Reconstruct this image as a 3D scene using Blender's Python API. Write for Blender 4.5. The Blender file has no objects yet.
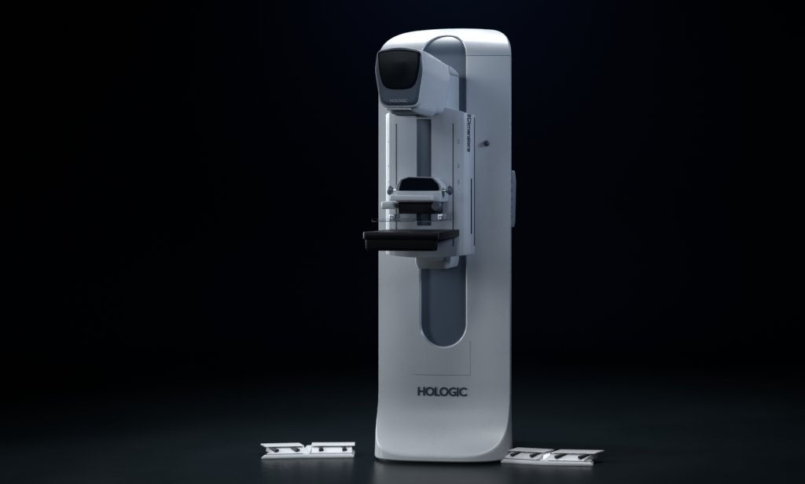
import bpy, bmesh, math, random
from mathutils import Vector, Matrix
random.seed(4)
R = math.radians
sc = bpy.context.scene
C = sc.collection

# ------------------------------------------------------------------ camera
cam = bpy.data.objects.new('camera', bpy.data.cameras.new('camera'))
C.objects.link(cam); sc.camera = cam
cam.location = (1.398, -6, 1.40); cam.rotation_euler = (R(90), 0, 0)
cam.data.sensor_width = 36.0
cam.data.lens = 36.0 * 1170 / 805
cam.data.shift_y = -57.0 / 805
cam.data.shift_x = -272.5 / 805
cam.data.clip_end = 200

# ------------------------------------------------------------------ world, exposure
w = bpy.data.worlds.new('World'); sc.world = w; w.use_nodes = True
w.node_tree.nodes['Background'].inputs[0].default_value = (0.25, 0.4, 1.0, 1)
w.node_tree.nodes['Background'].inputs[1].default_value = 0.0012
sc.view_settings.view_transform = 'Standard'
sc.view_settings.look = 'None'
sc.view_settings.exposure = 0
sc.view_settings.gamma = 1
sc.cycles.use_denoising = True

# ------------------------------------------------------------------ studio lamps
def area(name, loc, target, sx, sy, power, col, spread=180):
    L = bpy.data.lights.new(name, 'AREA'); L.shape = 'RECTANGLE'
    L.size = sx; L.size_y = sy; L.energy = power; L.color = col; L.spread = R(spread)
    o = bpy.data.objects.new(name, L); C.objects.link(o); o.location = loc
    o.rotation_euler = (Vector(target) - Vector(loc)).to_track_quat('-Z', 'Y').to_euler()
    return o
area('top_lamp', (0.0, 0.95, 4.2), (0.15, -0.1, 0.0), 1.8, 0.9, 28, (0.92, 0.96, 1.0), 84)
area('foot_lamp', (0.3, -3.0, 4.4), (0.18, -0.5, 0.0), 1.2, 0.8, 2.8, (0.92, 0.96, 1.0), 30)
area('rim_lamp', (-2.4, 1.1, 2.3), (0.0, 0, 1.6), 0.5, 2.4, 19, (0.92, 0.96, 1.0), 66)
area('left_lamp', (-3.2, -0.5, 1.7), (0.1, 0.0, 0.8), 0.3, 2.2, 9.5, (0.90, 0.95, 1.0), 60)
area('front_lamp', (-2.0, -4.9, 3.12), (0.15, 0, 1.6), 2.6, 1.4, 3.5, (0.74, 0.86, 1.0), 50)
area('right_lamp', (3.5, -1.5, 2.7), (0.1, -0.3, 1.8), 0.7, 1.4, 5.6, (0.62, 0.76, 1.0), 50)
area('backdrop_lamp', (-0.8, 3.4, 4.9), (-0.7, 5.2, 2.9), 1.0, 0.6, 9, (0.36, 0.56, 1.0), 110)

# ------------------------------------------------------------------ materials
def mat(name, col, rough=0.4, metal=0.0, var=0.06, scale=6.0, bump=0.0, bscale=300, coat=0.0, spec=0.5):
    m = bpy.data.materials.new(name); m.use_nodes = True
    nt = m.node_tree; n = nt.nodes; b = n['Principled BSDF']
    b.inputs['Metallic'].default_value = metal
    b.inputs['Specular IOR Level'].default_value = spec
    b.inputs['Coat Weight'].default_value = coat
    b.inputs['Coat Roughness'].default_value = 0.12
    tc = n.new('ShaderNodeTexCoord')
    t = n.new('ShaderNodeTexNoise'); t.inputs['Scale'].default_value = scale
    t.inputs['Detail'].default_value = 6; t.inputs['Roughness'].default_value = 0.6
    nt.links.new(tc.outputs['Object'], t.inputs['Vector'])
    mx = n.new('ShaderNodeMix'); mx.data_type = 'RGBA'
    mx.inputs[6].default_value = (*[c * (1 - var) for c in col], 1)
    mx.inputs[7].default_value = (*[min(1, c * (1 + var)) for c in col], 1)
    nt.links.new(t.outputs['Fac'], mx.inputs[0]); nt.links.new(mx.outputs[2], b.inputs['Base Color'])
    mr = n.new('ShaderNodeMapRange')
    mr.inputs['From Min'].default_value = 0.3; mr.inputs['From Max'].default_value = 0.7
    mr.inputs['To Min'].default_value = max(0.02, rough - 0.06); mr.inputs['To Max'].default_value = rough + 0.06
    nt.links.new(t.outputs['Fac'], mr.inputs['Value']); nt.links.new(mr.outputs['Result'], b.inputs['Roughness'])
    if bump:
        t2 = n.new('ShaderNodeTexNoise'); t2.inputs['Scale'].default_value = bscale
        t2.inputs['Detail'].default_value = 3
        nt.links.new(tc.outputs['Object'], t2.inputs['Vector'])
        bp = n.new('ShaderNodeBump'); bp.inputs['Strength'].default_value = bump; bp.inputs['Distance'].default_value = 0.001
        nt.links.new(t2.outputs['Fac'], bp.inputs['Height']); nt.links.new(bp.outputs['Normal'], b.inputs['Normal'])
    return m
WHITE = mat('white_plastic', (0.66, 0.68, 0.70), 0.30, bump=0.06, bscale=500, var=0.03)
PANEL = mat('panel_plastic', (0.56, 0.59, 0.63), 0.40, bump=0.06, bscale=500, var=0.03)
GREY = mat('grey_plastic', (0.20, 0.24, 0.30), 0.42, bump=0.08, bscale=400, var=0.05)
RAIL = mat('rail_plastic', (0.30, 0.33, 0.37), 0.45, bump=0.06, bscale=400, var=0.05)
TRACK = mat('track_plastic', (0.075, 0.10, 0.14), 0.42, bump=0.05, bscale=400, var=0.05)
SLOT = mat('slot_plastic', (0.115, 0.15, 0.20), 0.38, bump=0.06, bscale=400, var=0.05)
FACE = mat('bezel_plastic', (0.058, 0.086, 0.128), 0.40, bump=0.05, bscale=400, var=0.04)
GLASS = mat('black_glass', (0.006, 0.009, 0.014), 0.07, var=0.02, spec=0.10)
BLACK = mat('carbon_black', (0.004, 0.0045, 0.006), 0.45, bump=0.1, bscale=300, var=0.1, spec=0.2)
KNOB = mat('knob_plastic', (0.06, 0.075, 0.10), 0.4)
RUBBER = mat('black_rubber', (0.014, 0.014, 0.016), 0.55, bump=0.15, bscale=250)
INK = mat('dark_ink', (0.035, 0.05, 0.075), 0.5, var=0.02)
PALE = mat('pale_ink', (0.62, 0.68, 0.76), 0.5, var=0.02)
SOFT = mat('soft_ink', (0.34, 0.40, 0.46), 0.5, var=0.02)
DIM = mat('dim_ink', (0.13, 0.16, 0.20), 0.5, var=0.02)
STEEL = mat('brushed_metal', (0.75, 0.77, 0.80), 0.28, metal=0.9, bump=0.05, bscale=200)
PEDAL = mat('pedal_enamel', (0.86, 0.87, 0.88), 0.22, coat=0.4, var=0.03)
FLOOR = mat('floor_gloss', (0.009, 0.015, 0.0185), 0.30, var=0.10, scale=1.2, spec=0.35)
CLOTH = mat('backdrop_cloth', (0.011, 0.015, 0.026), 0.9, var=0.15, scale=1.2, spec=0.1)
def clear_mat():
    m = bpy.data.materials.new('clear_plastic'); m.use_nodes = True
    b = m.node_tree.nodes['Principled BSDF']
    b.inputs['Base Color'].default_value = (0.9, 0.95, 1, 1); b.inputs['Roughness'].default_value = 0.05
    b.inputs['Transmission Weight'].default_value = 1.0; b.inputs['IOR'].default_value = 1.45
    return m
CLEAR = clear_mat()

# ------------------------------------------------------------------ helpers
def finish(me, angle=35):
    for p in me.polygons: p.use_smooth = True
    me.set_sharp_from_angle(angle=R(angle))
def obj(name, bm, m, parent=None, angle=35):
    me = bpy.data.meshes.new(name)
    bmesh.ops.recalc_face_normals(bm, faces=bm.faces)
    bm.to_mesh(me); bm.free(); me.materials.append(m); finish(me, angle)
    o = bpy.data.objects.new(name, me); C.objects.link(o); o.parent = parent
    return o
def add_box(bm, x0, x1, y0, y1, z0, z1, r=0.004, seg=3):
    t = bmesh.new()
    bmesh.ops.create_cube(t, size=1)
    bmesh.ops.scale(t, vec=(x1 - x0, y1 - y0, z1 - z0), verts=t.verts)
    bmesh.ops.translate(t, vec=((x0 + x1) / 2, (y0 + y1) / 2, (z0 + z1) / 2), verts=t.verts)
    if r: bmesh.ops.bevel(t, geom=t.edges[:], offset=r, segments=seg, profile=0.5, affect='EDGES')
    me = bpy.data.meshes.new('tmp'); t.to_mesh(me); t.free(); bm.from_mesh(me); bpy.data.meshes.remove(me)
    return bm
def box(*a, **k): return add_box(bmesh.new(), *a, **k)
def add_loft(bm, rings, cap=True):
    vs = [[bm.verts.new(p) for p in r] for r in rings]
    n = len(rings[0])
    for a, b in zip(vs, vs[1:]):
        for i in range(n):
            j = (i + 1) % n
            bm.faces.new((a[i], a[j], b[j], b[i]))
    if cap:
        bm.faces.new(vs[0]); bm.faces.new(vs[-1][::-1])
    return bm
def rounded(pts, rad, seg=6):
    """fillet a closed 2-D polygon; rad is one radius or one per corner"""
    out = []; n = len(pts)
    for i, p in enumerate(pts):
        r = rad[i] if isinstance(rad, (list, tuple)) else rad
        p = Vector(p); a = Vector(pts[i - 1]) - p; b = Vector(pts[(i + 1) % n]) - p
        if r < 1e-5: out.append(tuple(p)); continue
        ang = a.angle(b); d = min(r / math.tan(ang / 2), 0.48 * a.length, 0.48 * b.length)
        p0 = p + a.normalized() * d; p1 = p + b.normalized() * d
        for k in range(seg + 1):
            t = k / seg
            q = p0 * (1 - t) ** 2 + p * 2 * t * (1 - t) + p1 * t * t
            out.append((q.x, q.y))
    return out
def add_cyl(bm, p0, p1, r0, r1=None, n=24, bev=0.0):
    r1 = r0 if r1 is None else r1
    p0 = Vector(p0); p1 = Vector(p1); d = (p1 - p0); L = d.length; q = d.to_track_quat('Z', 'Y')
    prof = [(0, r0 - bev), (bev, r0), (L - bev, r1), (L, r1 - bev)] if bev else [(0, r0), (L, r1)]
    rings = []
    for h, r in prof:
        rings.append([p0 + q @ Vector((r * math.cos(2 * math.pi * k / n), r * math.sin(2 * math.pi * k / n), h)) for k in range(n)])
    return add_loft(bm, rings)
def lettering(name, text, width, m, parent, place, bold=0.0, size=1.0, depth=0.0012):
    """text as mesh, fitted to a width, then mapped point by point by place(u, v, d)"""
    cu = bpy.data.curves.new(name, 'FONT'); cu.body = text; cu.size = size; cu.offset = bold
    cu.align_x = 'CENTER'; cu.align_y = 'CENTER'; cu.extrude = 0.5; cu.resolution_u = 6; cu.space_character = 0.94
    t = bpy.data.objects.new('tmp_text', cu); C.objects.link(t)
    bpy.context.view_layer.update()
    dg = bpy.context.evaluated_depsgraph_get()
    me = bpy.data.meshes.new_from_object(t.evaluated_get(dg))
    bpy.data.objects.remove(t); bpy.data.curves.remove(cu)
    xs = [v.co.x for v in me.vertices]; s = width / (max(xs) - min(xs)); cx = (max(xs) + min(xs)) / 2
    for v in me.vertices:
        v.co = place((v.co.x - cx) * s, v.co.y * s, depth if v.co.z > 0 else 0.0)
    me.materials.clear(); me.materials.append(m)
    bm = bmesh.new(); bm.from_mesh(me); bm.faces.ensure_lookup_table()
    bmesh.ops.recalc_face_normals(bm, faces=bm.faces); bm.to_mesh(me); bm.free()
    me.name = name
    o = bpy.data.objects.new(name, me); C.objects.link(o); o.parent = parent
    return o
def empty(name, loc, rz, label, cat, group=None):
    o = bpy.data.objects.new(name, None); C.objects.link(o)
    o.location = loc; o.rotation_euler = (0, 0, rz); o['label'] = label; o['category'] = cat
    if group: o['group'] = group
    return o
def apply_mods(o):
    bpy.context.view_layer.update()
    dg = bpy.context.evaluated_depsgraph_get()
    me = bpy.data.meshes.new_from_object(o.evaluated_get(dg))
    o.modifiers.clear(); old = o.data; o.data = me; me.name = old.name; bpy.data.meshes.remove(old)

# ------------------------------------------------------------------ floor and backdrop (the setting)
bm = bmesh.new()
vs = [bm.verts.new(p) for p in ((-14, -9, 0), (14, -9, 0), (14, 4.0, 0), (-14, 4.0, 0))]; bm.faces.new(vs)
fl = obj('floor', bm, FLOOR); fl['kind'] = 'structure'
bm = bmesh.new()
prof = [(4.0, 0.0)] + [(4.0 + 1.2 * math.sin(a), 1.2 - 1.2 * math.cos(a)) for a in [R(90) * k / 12 for k in range(1, 13)]] + [(5.2, 8.0)]
prev = None
for y, z in prof:
    cur = [bm.verts.new((-14, y, z + 0.0)), bm.verts.new((14, y, z))]
    if prev: bm.faces.new((prev[0], prev[1], cur[1], cur[0]))
    prev = cur
bd = obj('backdrop', bm, CLOTH, angle=60); bd['kind'] = 'structure'

# ------------------------------------------------------------------ the machine
mach = empty('mammography_machine', (0.208, 0, 0), R(-5),
             'tall white breast x-ray machine with a protruding tube head, standing on the dark floor', 'medical machine')
HW = 0.352; ZT = 2.063

def back_halfwidth(y): return HW - 0.27 * (y - 0.05) - 0.4 * (y - 0.05) ** 2
def foot_y(x):
    """front outline of the foot on the floor"""
    return 0.05 - 0.196 * max(0.0, 1 - min(1, abs(x) / HW) ** 3.4) ** (1 / 3.4)
def smax(a, b, k):
    h = max(k - abs(a - b), 0.0) / k
    return max(a, b) + h * h * k * 0.25
def dome(z):
    """lean back of the front and width factor in the domed top"""
    h = min(0.9999, max(0.0, (z - 2.05) / 0.190)); a = math.asin(h)
    return 0.32 * (1 - math.cos(a)), math.cos(a) ** 0.42
def surf(x, z):
    """y of the front face"""
    y = 0.016 * (x / HW) ** 2
    if z < 0.37:
        y -= 0.145 * max(0, 1 - (z - 0.045) / 0.325) ** 2.3
    if z > 2.05: y += dome(z)[0]
    return y
XS = [HW * k / 40 for k in range(36)]
XS += [HW * math.sin(R(a)) ** (2 / 3.4) for a in [56 + 34 * k / 16 for k in range(17)] if HW * math.sin(R(a)) ** (2 / 3.4) > XS[-1] + 0.002]
XS = [-x for x in XS[:0:-1]] + XS
def section(z, ns=10):
    sx = dome(z)[1]
    inset = 0.004 if z < 0.018 else 0.0
    yback = 0.46 - 0.16 * (1 - sx)
    pts = [(x * sx * (1 - inset), smax(foot_y(x) + inset, surf(x, z), 0.011) if z < 2.05 else max(foot_y(x) + dome(z)[0], surf(x, z))) for x in XS]
    yc = max(0.05, pts[-1][1]) + 0.004
    side = []
    for k in range(ns + 1):
        y = yc + (yback - yc) * k / ns
        side.append((back_halfwidth(min(y, 0.46)) * sx if dome(z)[0] < 0.01 else (HW - 0.27 * (y - yc)) * sx, y))
    pts = pts + side + [(-x, y) for x, y in side[::-1]]
    k = 1 + 0.024 * max(0.0, 1 - z / 0.35) ** 2
    h = min(1.0, max(0.0, (z - 2.07) / 0.16))
    return [(x * k, y, z - 0.020 * h * (x / HW) ** 2) for x, y in pts]
def zlist(lo, hi):
    if hi > 2.1:
        return [lo] + [2.05 + 0.190 * math.sin(R(a)) for a in (6, 9, 13, 17, 21, 25, 29, 33, 37, 41, 45, 49, 53, 57, 61, 65, 69, 73, 77, 81, 84, 86.5, 88.5)]
    z = [0.013, 0.019, 0.024] + [0.03 + 0.0035 * k for k in range(24)] + [0.12 + 0.0105 * k for k in range(25)] + [0.42 + 0.06 * k for k in range(28)]
    return [v for v in z if v < hi - 0.01] + [hi]
SZ0, SZ1, SR = 0.690, 2.058, 0.1205       # the slot: arc centres and radius
def slot_rows(r):
    rows = []
    for a in [-90 + 90 * k / 14 for k in range(15)]:
        rows.append((SZ0 + r * math.sin(R(a)), r * max(0.02, math.cos(R(a)))))
    n = 24
    for k in range(1, n): rows.append((SZ0 + (SZ1 - SZ0) * k / n, r))
    for a in [90 * k / 14 for k in range(15)]:
        rows.append((SZ1 + r * math.sin(R(a)), r * max(0.02, math.cos(R(a)))))
    return rows
def slot_solid(layers):
    """layers: (offset from the front surface or absolute y, radius)"""
    bm = bmesh.new(); nu = 10; grids = []
    for off, r, absolute in layers:
        g = []
        for z, h in slot_rows(r):
            g.append([bm.verts.new((h * (-1 + 2 * k / nu), off if absolute else surf(h * (-1 + 2 * k / nu), z) + off, z)) for k in range(nu + 1)])
        grids.append(g)
    def border(g):
        return g[0] + [row[-1] for row in g[1:-1]] + g[-1][::-1] + [row[0] for row in g[1:-1]][::-1]
    for g in (grids[0], grids[-1]):
        for r0, r1 in zip(g, g[1:]):
            for k in range(nu): bm.faces.new((r0[k], r0[k + 1], r1[k + 1], r1[k]))
    for ga, gb in zip(grids, grids[1:]):
        A, B = border(ga), border(gb); n = len(A)
        for i in range(n):
            j = (i + 1) % n; bm.faces.new((A[i], A[j], B[j], B[i]))
    for g in grids[1:-1]:
        bm.verts.ensure_lookup_table()
        for row in g:
            for v in row:
                if not v.link_faces: bm.verts.remove(v)
    bmesh.ops.recalc_face_normals(bm, faces=bm.faces)
    return bm

def column_piece(name, lo, hi, cutters):
    bm = add_loft(bmesh.new(), [section(z) for z in zlist(lo, hi)])
    bmesh.ops.recalc_face_normals(bm, faces=bm.faces)
    o = obj(name, bm, WHITE, mach)
    for c in cutters:
        b = o.modifiers.new('c', 'BOOLEAN'); b.object = c; b.operation = 'DIFFERENCE'; b.solver = 'EXACT'
    apply_mods(o); o.data.materials.clear(); o.data.materials.append(WHITE); finish(o.data, 30)
    return o
cut = obj('cut', slot_solid([(0.024, SR, False), (0.008, SR, False), (-0.004, SR + 0.012, False), (-0.4, SR + 0.012, True)]), WHITE, mach)
gb = bmesh.new()
for bx in ((-0.168, 0.1430, -0.05, 0.0055, 0.4235, 0.4260), (0.1435, 0.146, -0.05, 0.0075, 0.4235, 0.60)):
    add_box(gb, *bx, r=0)
cut2 = obj('cut2', gb, WHITE, mach)
cap = column_piece('top_cover', ZT + 0.0016, 2.3, [cut])
body = column_piece('column', 0.013, ZT - 0.0008, [cut, cut2])
obj('shadow_plinth', add_loft(bmesh.new(), [[(x * 0.955, y * 0.955 + 0.006, z) for x, y, _ in section(0.02)] for z in (0.0, 0.0125)]), RUBBER, mach)  # black inset added to make a dark shadow gap under the foot
for c in (cut, cut2):
    d = c.data; bpy.data.objects.remove(c); bpy.data.meshes.remove(d)
obj('slot_panel', slot_solid([(0.0228, SR - 0.0008, False), (0.015, SR - 0.0008, False)]), SLOT, mach, angle=50)

# lettering on the column foot, drawn onto the curved front
lettering('lettering', 'HOLOGIC', 0.262, INK, body, lambda u, v, d: Vector((u - 0.004, surf(u - 0.004, 0.338 + v) - 0.0006 - d, 0.338 + v)), bold=0.026)
# round key button on the column
bm = bmesh.new()
add_cyl(bm, (0.231, 0.012, 1.613), (0.231, -0.006, 1.613), 0.015, 0.014, bev=0.003)
kb = obj('button', bm, KNOB, mach)
bm = bmesh.new(); add_cyl(bm, (0.231, -0.0055, 1.613), (0.231, -0.010, 1.613), 0.010, 0.009, bev=0.002); obj('button_cap', bm, INK, kb)
# grab rail on the right side of the column
bm = bmesh.new()
ol = rounded([(1.18, 0.0), (1.18, 0.016), (1.21, 0.022), (1.42, 0.026), (1.475, 0.020), (1.475, 0.0)], [0, .015, .02, .03, .02, 0], 5)
add_loft(bm, [[(0.338 + b, y, a) for a, b in ol] for y in (0.045, 0.05, 0.10, 0.105)])
gr = obj('side_rail', bm, RAIL, mach)
for z in (1.24, 1.285, 1.33, 1.375, 1.42):
    obj('key', box(0.353, 0.361, 0.0430, 0.046, z - 0.007, z + 0.007, r=0.001), GREY, gr)

# ---- arm spine that runs from the slot to the tube head
def vloft(pts_at, zs): return add_loft(bmesh.new(), [[(x, y, z) for x, y in pts_at(z)] for z in zs])
sp = rounded([(-0.083, 0.012), (-0.083, -0.222), (0.083, -0.222), (0.083, 0.012)], [0.004, 0.02, 0.02, 0.004], 5)
def sp_at(z):
    k = 1.0 if z > 1.03 else 1 - 0.10 * ((1.03 - z) / 0.045) ** 2
    return [(x * k, y * k if y < 0 else y) for x, y in sp]
bm = vloft(sp_at, [0.985, 0.992, 1.003, 1.016, 1.03, 1.2, 1.6, 1.953])
spine = obj('arm_spine', bm, PANEL, mach, angle=50)

# ---- the arm panel below the head
def panel_plan(g=0.0):
    right = [(0.0, -0.300), (0.09, -0.2985), (0.15, -0.293), (0.18, -0.284), (0.198, -0.270), (0.2065, -0.252), (0.2095, -0.225), (0.2105, -0.190)]
    r = [(x * 1.055, y) for x, y in right]
    return [(-x, y) for x, y in r[:0:-1]] + r
def panel_ztop(x): return 1.792 - 0.52 * abs(x) ** 1.6
def panel_zbot(x): return 1.045 + 0.35 * abs(x) ** 2
bm = bmesh.new()
plan = panel_plan()
# resample the plan finely
fine = []
for (a, b) in zip(plan, plan[1:]):
    for k in range(6): fine.append((a[0] + (b[0] - a[0]) * k / 6, a[1] + (b[1] - a[1]) * k / 6))
fine.append(plan[-1])
nz = 12; cols = []
for (x, y) in fine:
    zt, zb = panel_ztop(x), panel_zbot(x)
    cols.append([(x, y, zb + (zt - zb) * k / nz) for k in range(nz + 1)])
F = [[bm.verts.new(p) for p in c] for c in cols]
B = [[bm.verts.new((p[0] * 0.965, p[1] + 0.016 if abs(p[0]) < 0.2 else p[1] + 0.003, p[2])) for p in c] for c in cols]
for G in (F, B):
    for a, b in zip(G, G[1:]):
        for k in range(nz): bm.faces.new((a[k], b[k], b[k + 1], a[k + 1]))
for i in range(len(F) - 1):
    for k in (0, nz): bm.faces.new((F[i][k], F[i + 1][k], B[i + 1][k], B[i][k]))
for i in (0, -1):
    for k in range(nz): bm.faces.new((F[i][k], F[i][k + 1], B[i][k + 1], B[i][k]))
panel = obj('arm_panel', bm, PANEL, mach, angle=60)
bv = panel.modifiers.new('b', 'BEVEL'); bv.width = 0.004; bv.segments = 3; bv.limit_method = 'ANGLE'; bv.angle_limit = R(60)
cb = bmesh.new()
for gx, gt in ((-0.150, 1.70), (0.1385, 1.70)):
    add_box(cb, gx - 0.0035, gx + 0.0035, -0.34, -0.287, 1.10, gt, r=0)
add_box(cb, -0.046, 0.030, -0.34, -0.292, 1.20, 1.722, r=0.004, seg=2)
pc = obj('cut', cb, WHITE, mach)
b = panel.modifiers.new('c', 'BOOLEAN'); b.object = pc; b.operation = 'DIFFERENCE'; b.solver = 'EXACT'
apply_mods(panel); panel.data.materials.clear(); panel.data.materials.append(PANEL); finish(panel.data, 40)
d = pc.data; bpy.data.objects.remove(pc); bpy.data.meshes.remove(d)
obj('track', box(-0.0452, 0.0292, -0.2955, -0.288, 1.202, 1.720, r=0.002), TRACK, panel)
for gx in (-0.150, 0.1385):
    obj('groove', box(gx - 0.003, gx + 0.003, -0.2915, -0.2845, 1.105, 1.695, r=0.0005), DIM, panel)
# scale marks beside the grooves
for gx in (-0.186, 0.161):
    for z in (1.612, 1.494, 1.415):
        yy = -0.2815 if gx < 0 else -0.2912
        bm = bmesh.new()
        for dz in (-0.009, 0.0, 0.009):
            ww = 0.007 if dz else 0.010
            add_box(bm, gx - ww, gx + ww, yy - 0.0008, yy + 0.004, z + dz - 0.0018, z + dz + 0.0018, r=0)
        obj('scale_mark', bm, DIM, panel)
# writing that runs down the right side of the panel
def side_pt(u, v, d):
    # u along the drop, v across the curved edge
    t = (v + 0.012) / 0.024
    a, bq = Vector((0.206, -0.2735, 0)), Vector((0.2155, -0.2555, 0))
    p = a.lerp(bq, t); nrm = Vector((0.92, -0.4, 0))
    p = p + nrm * (d + 0.0016); return Vector((p.x, p.y, 1.655 - u))
lettering('side_lettering', '3Dimensions', 0.185, INK, panel, side_pt, bold=0.02)
obj('side_slot', box(0.2055, 0.2200, -0.2535, -0.239, 1.16, 1.432, r=0.001), BLACK, panel)
obj('side_gap_shade', box(0.212, 0.2238, -0.209, -0.196, 1.10, 1.735, r=0.002), INK, panel)  # dark strip standing in for the shadow gap behind the panel edge

# ---- tube head: closed sections lofted from front to back
def head_ring(y, top, bot, hwt, hwm, hwb, r=0.03, cx=0.004):
    zm = bot + (top - bot) * 0.62
    pts = [(-hwb, bot), (hwb, bot), (hwm, zm), (hwt, top - 0.012), (0.0, top + 0.006), (-hwt, top - 0.012), (-hwm, zm)]
    ol = rounded(pts, [0.04, 0.04, 0.12, r, 0.25, r, 0.12], 7)
    return [(x + cx, y, z) for x, z in ol]
rings = []
for y, f, top, bot in ((-0.752, 0.955, 2.008, 1.757), (-0.758, 0.975, 2.012, 1.753), (-0.757, 0.99, 2.015, 1.750), (-0.750, 1.0, 2.017, 1.748),
                       (-0.735, 1.005, 2.018, 1.746), (-0.70, 1.01, 2.020, 1.743), (-0.60, 1.01, 2.018, 1.738), (-0.45, .98, 2.012, 1.742),
                       (-0.30, .93, 2.006, 1.742), (-0.275, .92, 2.005, 1.744), (-0.25, .905, 2.004, 1.750), (-0.238, .89, 2.003, 1.762), (-0.232, .88, 2.003, 1.80), (-0.2315, .88, 2.003, 1.951),
                       (-0.15, .84, 1.998, 1.952), (-0.10, .83, 1.990, 1.952), (-0.06, .82, 1.980, 1.953), (-0.035, .805, 1.969, 1.954), (-0.022, .78, 1.960, 1.956)):
    rings.append(head_ring(y, top, bot, 0.104 * f, 0.114 * f, (0.088 if bot < 1.9 else 0.108) * f, r=0.03 if bot < 1.9 else 0.02))
head = obj('tube_head', add_loft(bmesh.new(), rings), WHITE, mach, angle=40)
# dark face plate set into the front
def face_loft(ring, y0, y1, bulge, inset):
    cx = sum(p[0] for p in ring) / len(ring); cz = sum(p[1] for p in ring) / len(ring)
    bm = bmesh.new()
    def sc_(p, k): return (cx + (p[0] - cx) * k, cz + (p[1] - cz) * k)
    def yb(x): return -bulge * (1 - ((x - 0.004) / 0.115) ** 2)
    rs = [[(x, y0, z) for x, z in ring]]
    for k, dy in ((1.0, 0.0), (1 - inset, -0.002), (0.9, -0.002), (0.8, -.002), (0.7, -.002), (0.6, -0.002), (0.5, -.002), (0.4, -.002), (0.3, -0.002), (0.2, -.002), (0.1, -.002), (0.03, -0.002)):
        rs.append([(sc_(p, k)[0], y1 + dy + yb(sc_(p, k)[0]), sc_(p, k)[1]) for p in ring])
    return add_loft(bm, rs)
fp = [(x, z) for x, _, z in head_ring(0, 2.007, 1.760, 0.0975, 0.107, 0.083, r=0.024)]
face = obj('face_plate', face_loft(fp, -0.748, -0.757, 0.004, 0.02), FACE, head, angle=50)
def smooth_loop(pts, n=6):
    out = []; N = len(pts)
    for i in range(N):
        p0, p1, p2, p3 = [Vector(pts[(i + k) % N]) for k in (-1, 0, 1, 2)]
        for k in range(n):
            t = k / n
            q = 0.5 * (2 * p1 + (p2 - p0) * t + (2 * p0 - 5 * p1 + 4 * p2 - p3) * t * t + (3 * p1 - p0 - 3 * p2 + p3) * t ** 3)
            out.append((q.x, q.y))
    return out
dp = [(0.0, 1.829), (0.032, 1.830), (0.056, 1.836), (0.074, 1.852), (0.086, 1.880), (0.094, 1.92), (0.0975, 1.955), (0.0985, 1.985), (0.095, 1.994), (0.06, 2.001), (0.0, 2.005)]
dp = smooth_loop([(x + 0.004, z) for x, z in dp] + [(-x + 0.004, z) for x, z in dp[-2:0:-1]], 4)
obj('display', face_loft(dp, -0.752, -0.7620, 0.004, 0.03), GLASS, head, angle=50)
lettering('head_lettering', 'HOLOGIC', 0.080, SOFT, head, lambda u, v, d: Vector((u + 0.003, -0.7592 - 0.004 * (1 - ((u - 0.001) / 0.115) ** 2) - d, 1.777 + v)), bold=0.02)
# collimator and light field bracket under the head
ol = rounded([(-0.072, 1.752), (-0.052, 1.728), (0.078, 1.728), (0.098, 1.752), (0.098, 1.775), (-0.072, 1.775)], [.025, .03, .03, .025, 0, 0], 7)
col = obj('collimator', add_loft(bmesh.new(), [[(0.013 + (x - 0.013) * k, y, 1.767 + (z - 1.775) * k) for x, z in ol] for y, k in ((-0.728, .66), (-0.724, .8), (-0.715, .91), (-0.70, .98), (-0.68, 1), (-0.48, 1), (-0.45, .95), (-0.44, .85))]), PANEL, mach, angle=80)
obj('bracket', box(-0.060, 0.052, -0.752, -0.722, 1.7370, 1.7485, r=0.003), WHITE, col)
obj('window', box(-0.04, 0.066, -0.68, -0.52, 1.7165, 1.7205, r=0.001), GLASS, col)

# ---- compression device
comp = obj('compression_device', box(-0.112, 0.118, -0.43, -0.30, 1.318, 1.372, r=0.008), PANEL, mach)
ol = [(-0.116, 1.366), (0.124, 1.366), (0.112, 1.402), (0.076, 1.438), (-0.052, 1.441), (-0.092, 1.430), (-0.112, 1.395)]
ol = rounded(ol, [0.008, 0.008, .03, .025, .02, .02, .03], 5)
hood = obj('hood', add_loft(bmesh.new(), [[(0.004 + (x - 0.004) * k, y, 1.366 + (z - 1.366) * k) for x, z in ol] for y, k in ((-0.41, .96), (-0.413, .98), (-0.408, 1.0), (-0.33, 1.0), (-0.30, .93))]), WHITE, comp, angle=45)
gl = rounded([(-0.098, 1.372), (0.108, 1.372), (0.098, 1.404), (0.068, 1.433), (-0.048, 1.436), (-0.082, 1.424)], [0.006, .012, .025, .02, .015, .02], 5)
obj('screen', add_loft(bmesh.new(), [[(x, y, z) for x, z in gl] for y in (-0.400, -0.4165)]), GLASS, comp, angle=45)
obj('front_bar', box(-0.122, 0.084, -0.470, -0.43, 1.326, 1.352, r=0.004), WHITE, comp)
for s, x0 in ((-1, -0.112), (1, 0.118)):
    bm = bmesh.new()
    add_cyl(bm, (x0 - s * 0.004, -0.40, 1.372), (x0 + s * 0.030, -0.40, 1.374), 0.0065, n=16)
    kn = obj('knob_stem', bm, STEEL, comp)
    bm = bmesh.new()
    add_cyl(bm, (x0 + s * 0.018, -0.40, 1.373), (x0 + s * 0.030, -0.40, 1.374), 0.010, 0.020, n=24)
    add_cyl(bm, (x0 + s * 0.030, -0.40, 1.374), (x0 + s * 0.043, -0.40, 1.375), 0.024, 0.021, n=24, bev=0.003)
    obj('knob', bm, KNOB, kn)
obj('clamp_block', box(-0.100, 0.094, -0.415, -0.315, 1.262, 1.320, r=0.004), BLACK, comp)
obj('side_block', box(-0.182, -0.112, -0.43, -0.34, 1.285, 1.322, r=0.010), WHITE, comp)
bm = bmesh.new()
add_cyl(bm, (0.100, -0.425, 1.300), (0.100, -0.452, 1.300), 0.026, 0.023, bev=0.004)
obj('dial', bm, KNOB, comp)
pd = bmesh.new()
add_box(pd, -0.150, 0.150, -0.64, -0.36, 1.232, 1.235, r=0.001, seg=1)
add_box(pd, -0.150, 0.150, -0.363, -0.360, 1.232, 1.262, r=0.001, seg=1)
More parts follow.
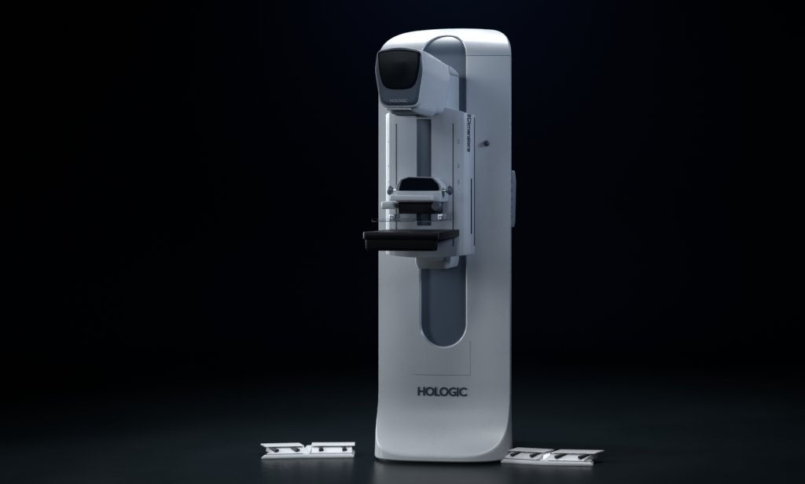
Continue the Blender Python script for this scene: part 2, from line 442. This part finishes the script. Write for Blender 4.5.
add_box(pd, -0.150, 0.150, -0.643, -0.640, 1.232, 1.246, r=0.001, seg=1)
obj('paddle', pd, CLEAR, comp)
for x in (-0.12, 0.12): obj('paddle_arm', box(x - 0.012, x + 0.012, -0.45, -0.355, 1.236, 1.262, r=0.003), STEEL, comp)

# ---- image receptor (breast platform)
ol = rounded([(-0.190, -0.66), (0.178, -0.66), (0.170, -0.29), (-0.180, -0.29)], [0.018, 0.018, 0.004, 0.004], 6)
rec = obj('receptor', add_loft(bmesh.new(), [[(x * k, -0.45 + (y + 0.45) * k, z) for x, y in ol] for z, k in ((1.150, 0.985), (1.154, 1), (1.180, 1), (1.184, .99))]), BLACK, mach, angle=40)
ol = rounded([(-0.185, -0.655), (0.168, -0.655), (0.060, -0.29), (-0.080, -0.29)], [0.018, 0.018, 0.004, 0.004], 6)
obj('receptor_housing', add_loft(bmesh.new(), [[(x * k, -0.45 + (y + 0.45) * k, z) for x, y in ol] for z, k in ((1.098, .96), (1.104, .99), (1.112, 1), (1.1505, 1))]), BLACK, rec, angle=40)

# the drawings above are measured a little too wide: bring every part of the machine to its real width
def narrow(o, k):
    for v in o.data.vertices: v.co.x *= k
    for ch in o.children: narrow(ch, k)
for ch in mach.children: narrow(ch, 0.98)
def skew(o):
    # the tube head widens slightly towards its right front
    for v in o.data.vertices: v.co.x += 0.016 * min(1.0, max(0.0, (-0.23 - v.co.y) / 0.45))
    for ch in o.children: skew(ch)
for ch in (head, col): skew(ch)

# ------------------------------------------------------------------ double foot pedals on the floor
PL, PR = (-0.488, 0.05, 0), (0.764, -0.105, 0)
def pedal_unit(name, loc, al, ar, shl, shr, label):
    root = empty(name, loc, 0, label, 'foot pedal', 'double foot pedals')
    # base plate: a shallow bent tray
    W = 0.236
    def half(s):
        a = al if s < 0 else ar
        M = Matrix.Rotation(a, 4, 'Z')
        return M
    lip = bmesh.new()
    front, back = [], []
    for s in (-1, 1):
        M = half(s)
        pts = [M @ Vector((s * W, -0.068, 0)), M @ Vector((s * (W - 0.02), 0.075, 0))]
        front.append(pts[0]); back.append(pts[1])
    out = [front[0], Vector((0, -0.070, 0)), front[1], back[1], Vector((0, 0.078, 0)), back[0]]
    ol = rounded([(p.x, p.y) for p in out], [0.006, 0.05, 0.006, 0.012, 0.05, 0.012], 6)
    add_loft(lip, [[(x * k, y * k + dy, z) for x, y in ol] for z, k, dy in ((0.0, .985, 0), (0.003, 1.0, 0), (0.011, 0.998, 0), (0.023, .955, 0.004), (0.0265, .93, .005))])
    obj('base_plate', lip, PEDAL, root, angle=45)
    for s in (-1, 1):
        M = half(s); sh = shl if s < 0 else shr
        x0, x1 = (-W + 0.012, -0.030) if s < 0 else (0.006, W - 0.008)
        # sloping tread, side profile swept across the half
        prof = rounded([(-0.046, 0.026), (-0.046, 0.030), (0.020, 0.062), (0.050, 0.064), (0.058, 0.026)], [.001, .004, .006, .006, .002], 4)
        bm = add_loft(bmesh.new(), [[M @ Vector((x + 0.5 * sh * (0.01 - y), y, z)) for y, z in prof] for x in (x0 + (0.016 if s < 0 else 0), x0 + (0.018 if s < 0 else .002), x1 - (0.018 if s > 0 else .002), x1 - (0.016 if s > 0 else 0))])
        tr = obj('tread', bm, PEDAL, root)
        obj('lip_gap_shade', add_loft(bmesh.new(), [[M @ Vector((x, y, z)) for y, z in ((-0.052, 0.0265), (-0.052, 0.0295), (-0.0465, 0.0295), (-0.0465, 0.0265))] for x in (x0, x1)]), RUBBER, root)  # black strip added as the shade in the gap between lip and tread
        # guard bar above the back of the tread
        gp = rounded([(0.004, 0.067), (0.006, 0.0715), (0.076, 0.0765), (0.076, 0.067)], [.002, .003, .004, .002], 3)
        bm = add_loft(bmesh.new(), [[M @ Vector((x + 0.5 * sh * (0.0 - y), y, z)) for y, z in gp] for x in (x0, x0 + .001, x1 - .001, x1)])
        obj('guard_bar', bm, PEDAL, root)
        for f in (0.23, 0.77):
            x = x0 + (x1 - x0) * f
            bm = bmesh.new()
            add_cyl(bm, M @ Vector((x - 0.024 * sh, 0.012, 0.060)), M @ Vector((x + 0.018 * sh, -0.030, 0.046)), 0.0075, 0.0125, n=20, bev=0.002)
            obj('rubber_stud', bm, RUBBER, tr)
    bm = bmesh.new()
    prof = rounded([(-0.035, 0.026), (0.020, 0.060), (0.058, 0.062), (0.062, 0.026)], [.002, .008, .008, .002], 4)
    add_loft(bm, [[(x, y, z) for y, z in prof] for x in (-0.0285, -0.027, 0.003, 0.0045)])
    obj('bridge', bm, PEDAL, root)
    def flatten(o):
        for v in o.data.vertices: v.co.z *= 0.72; v.co.y *= 0.82
        for c in o.children: flatten(c)
    for c in root.children: flatten(c)
    return root
pedal_unit('foot_pedal', PL, R(7), R(2), 1.0, 0.35,
           'white double foot pedal on the dark floor left of the machine')
pedal_unit('foot_pedal', PR, R(-15), R(-6), -0.75, -1.1,
           'white double foot pedal beside the right corner of the machine foot, turned askew')
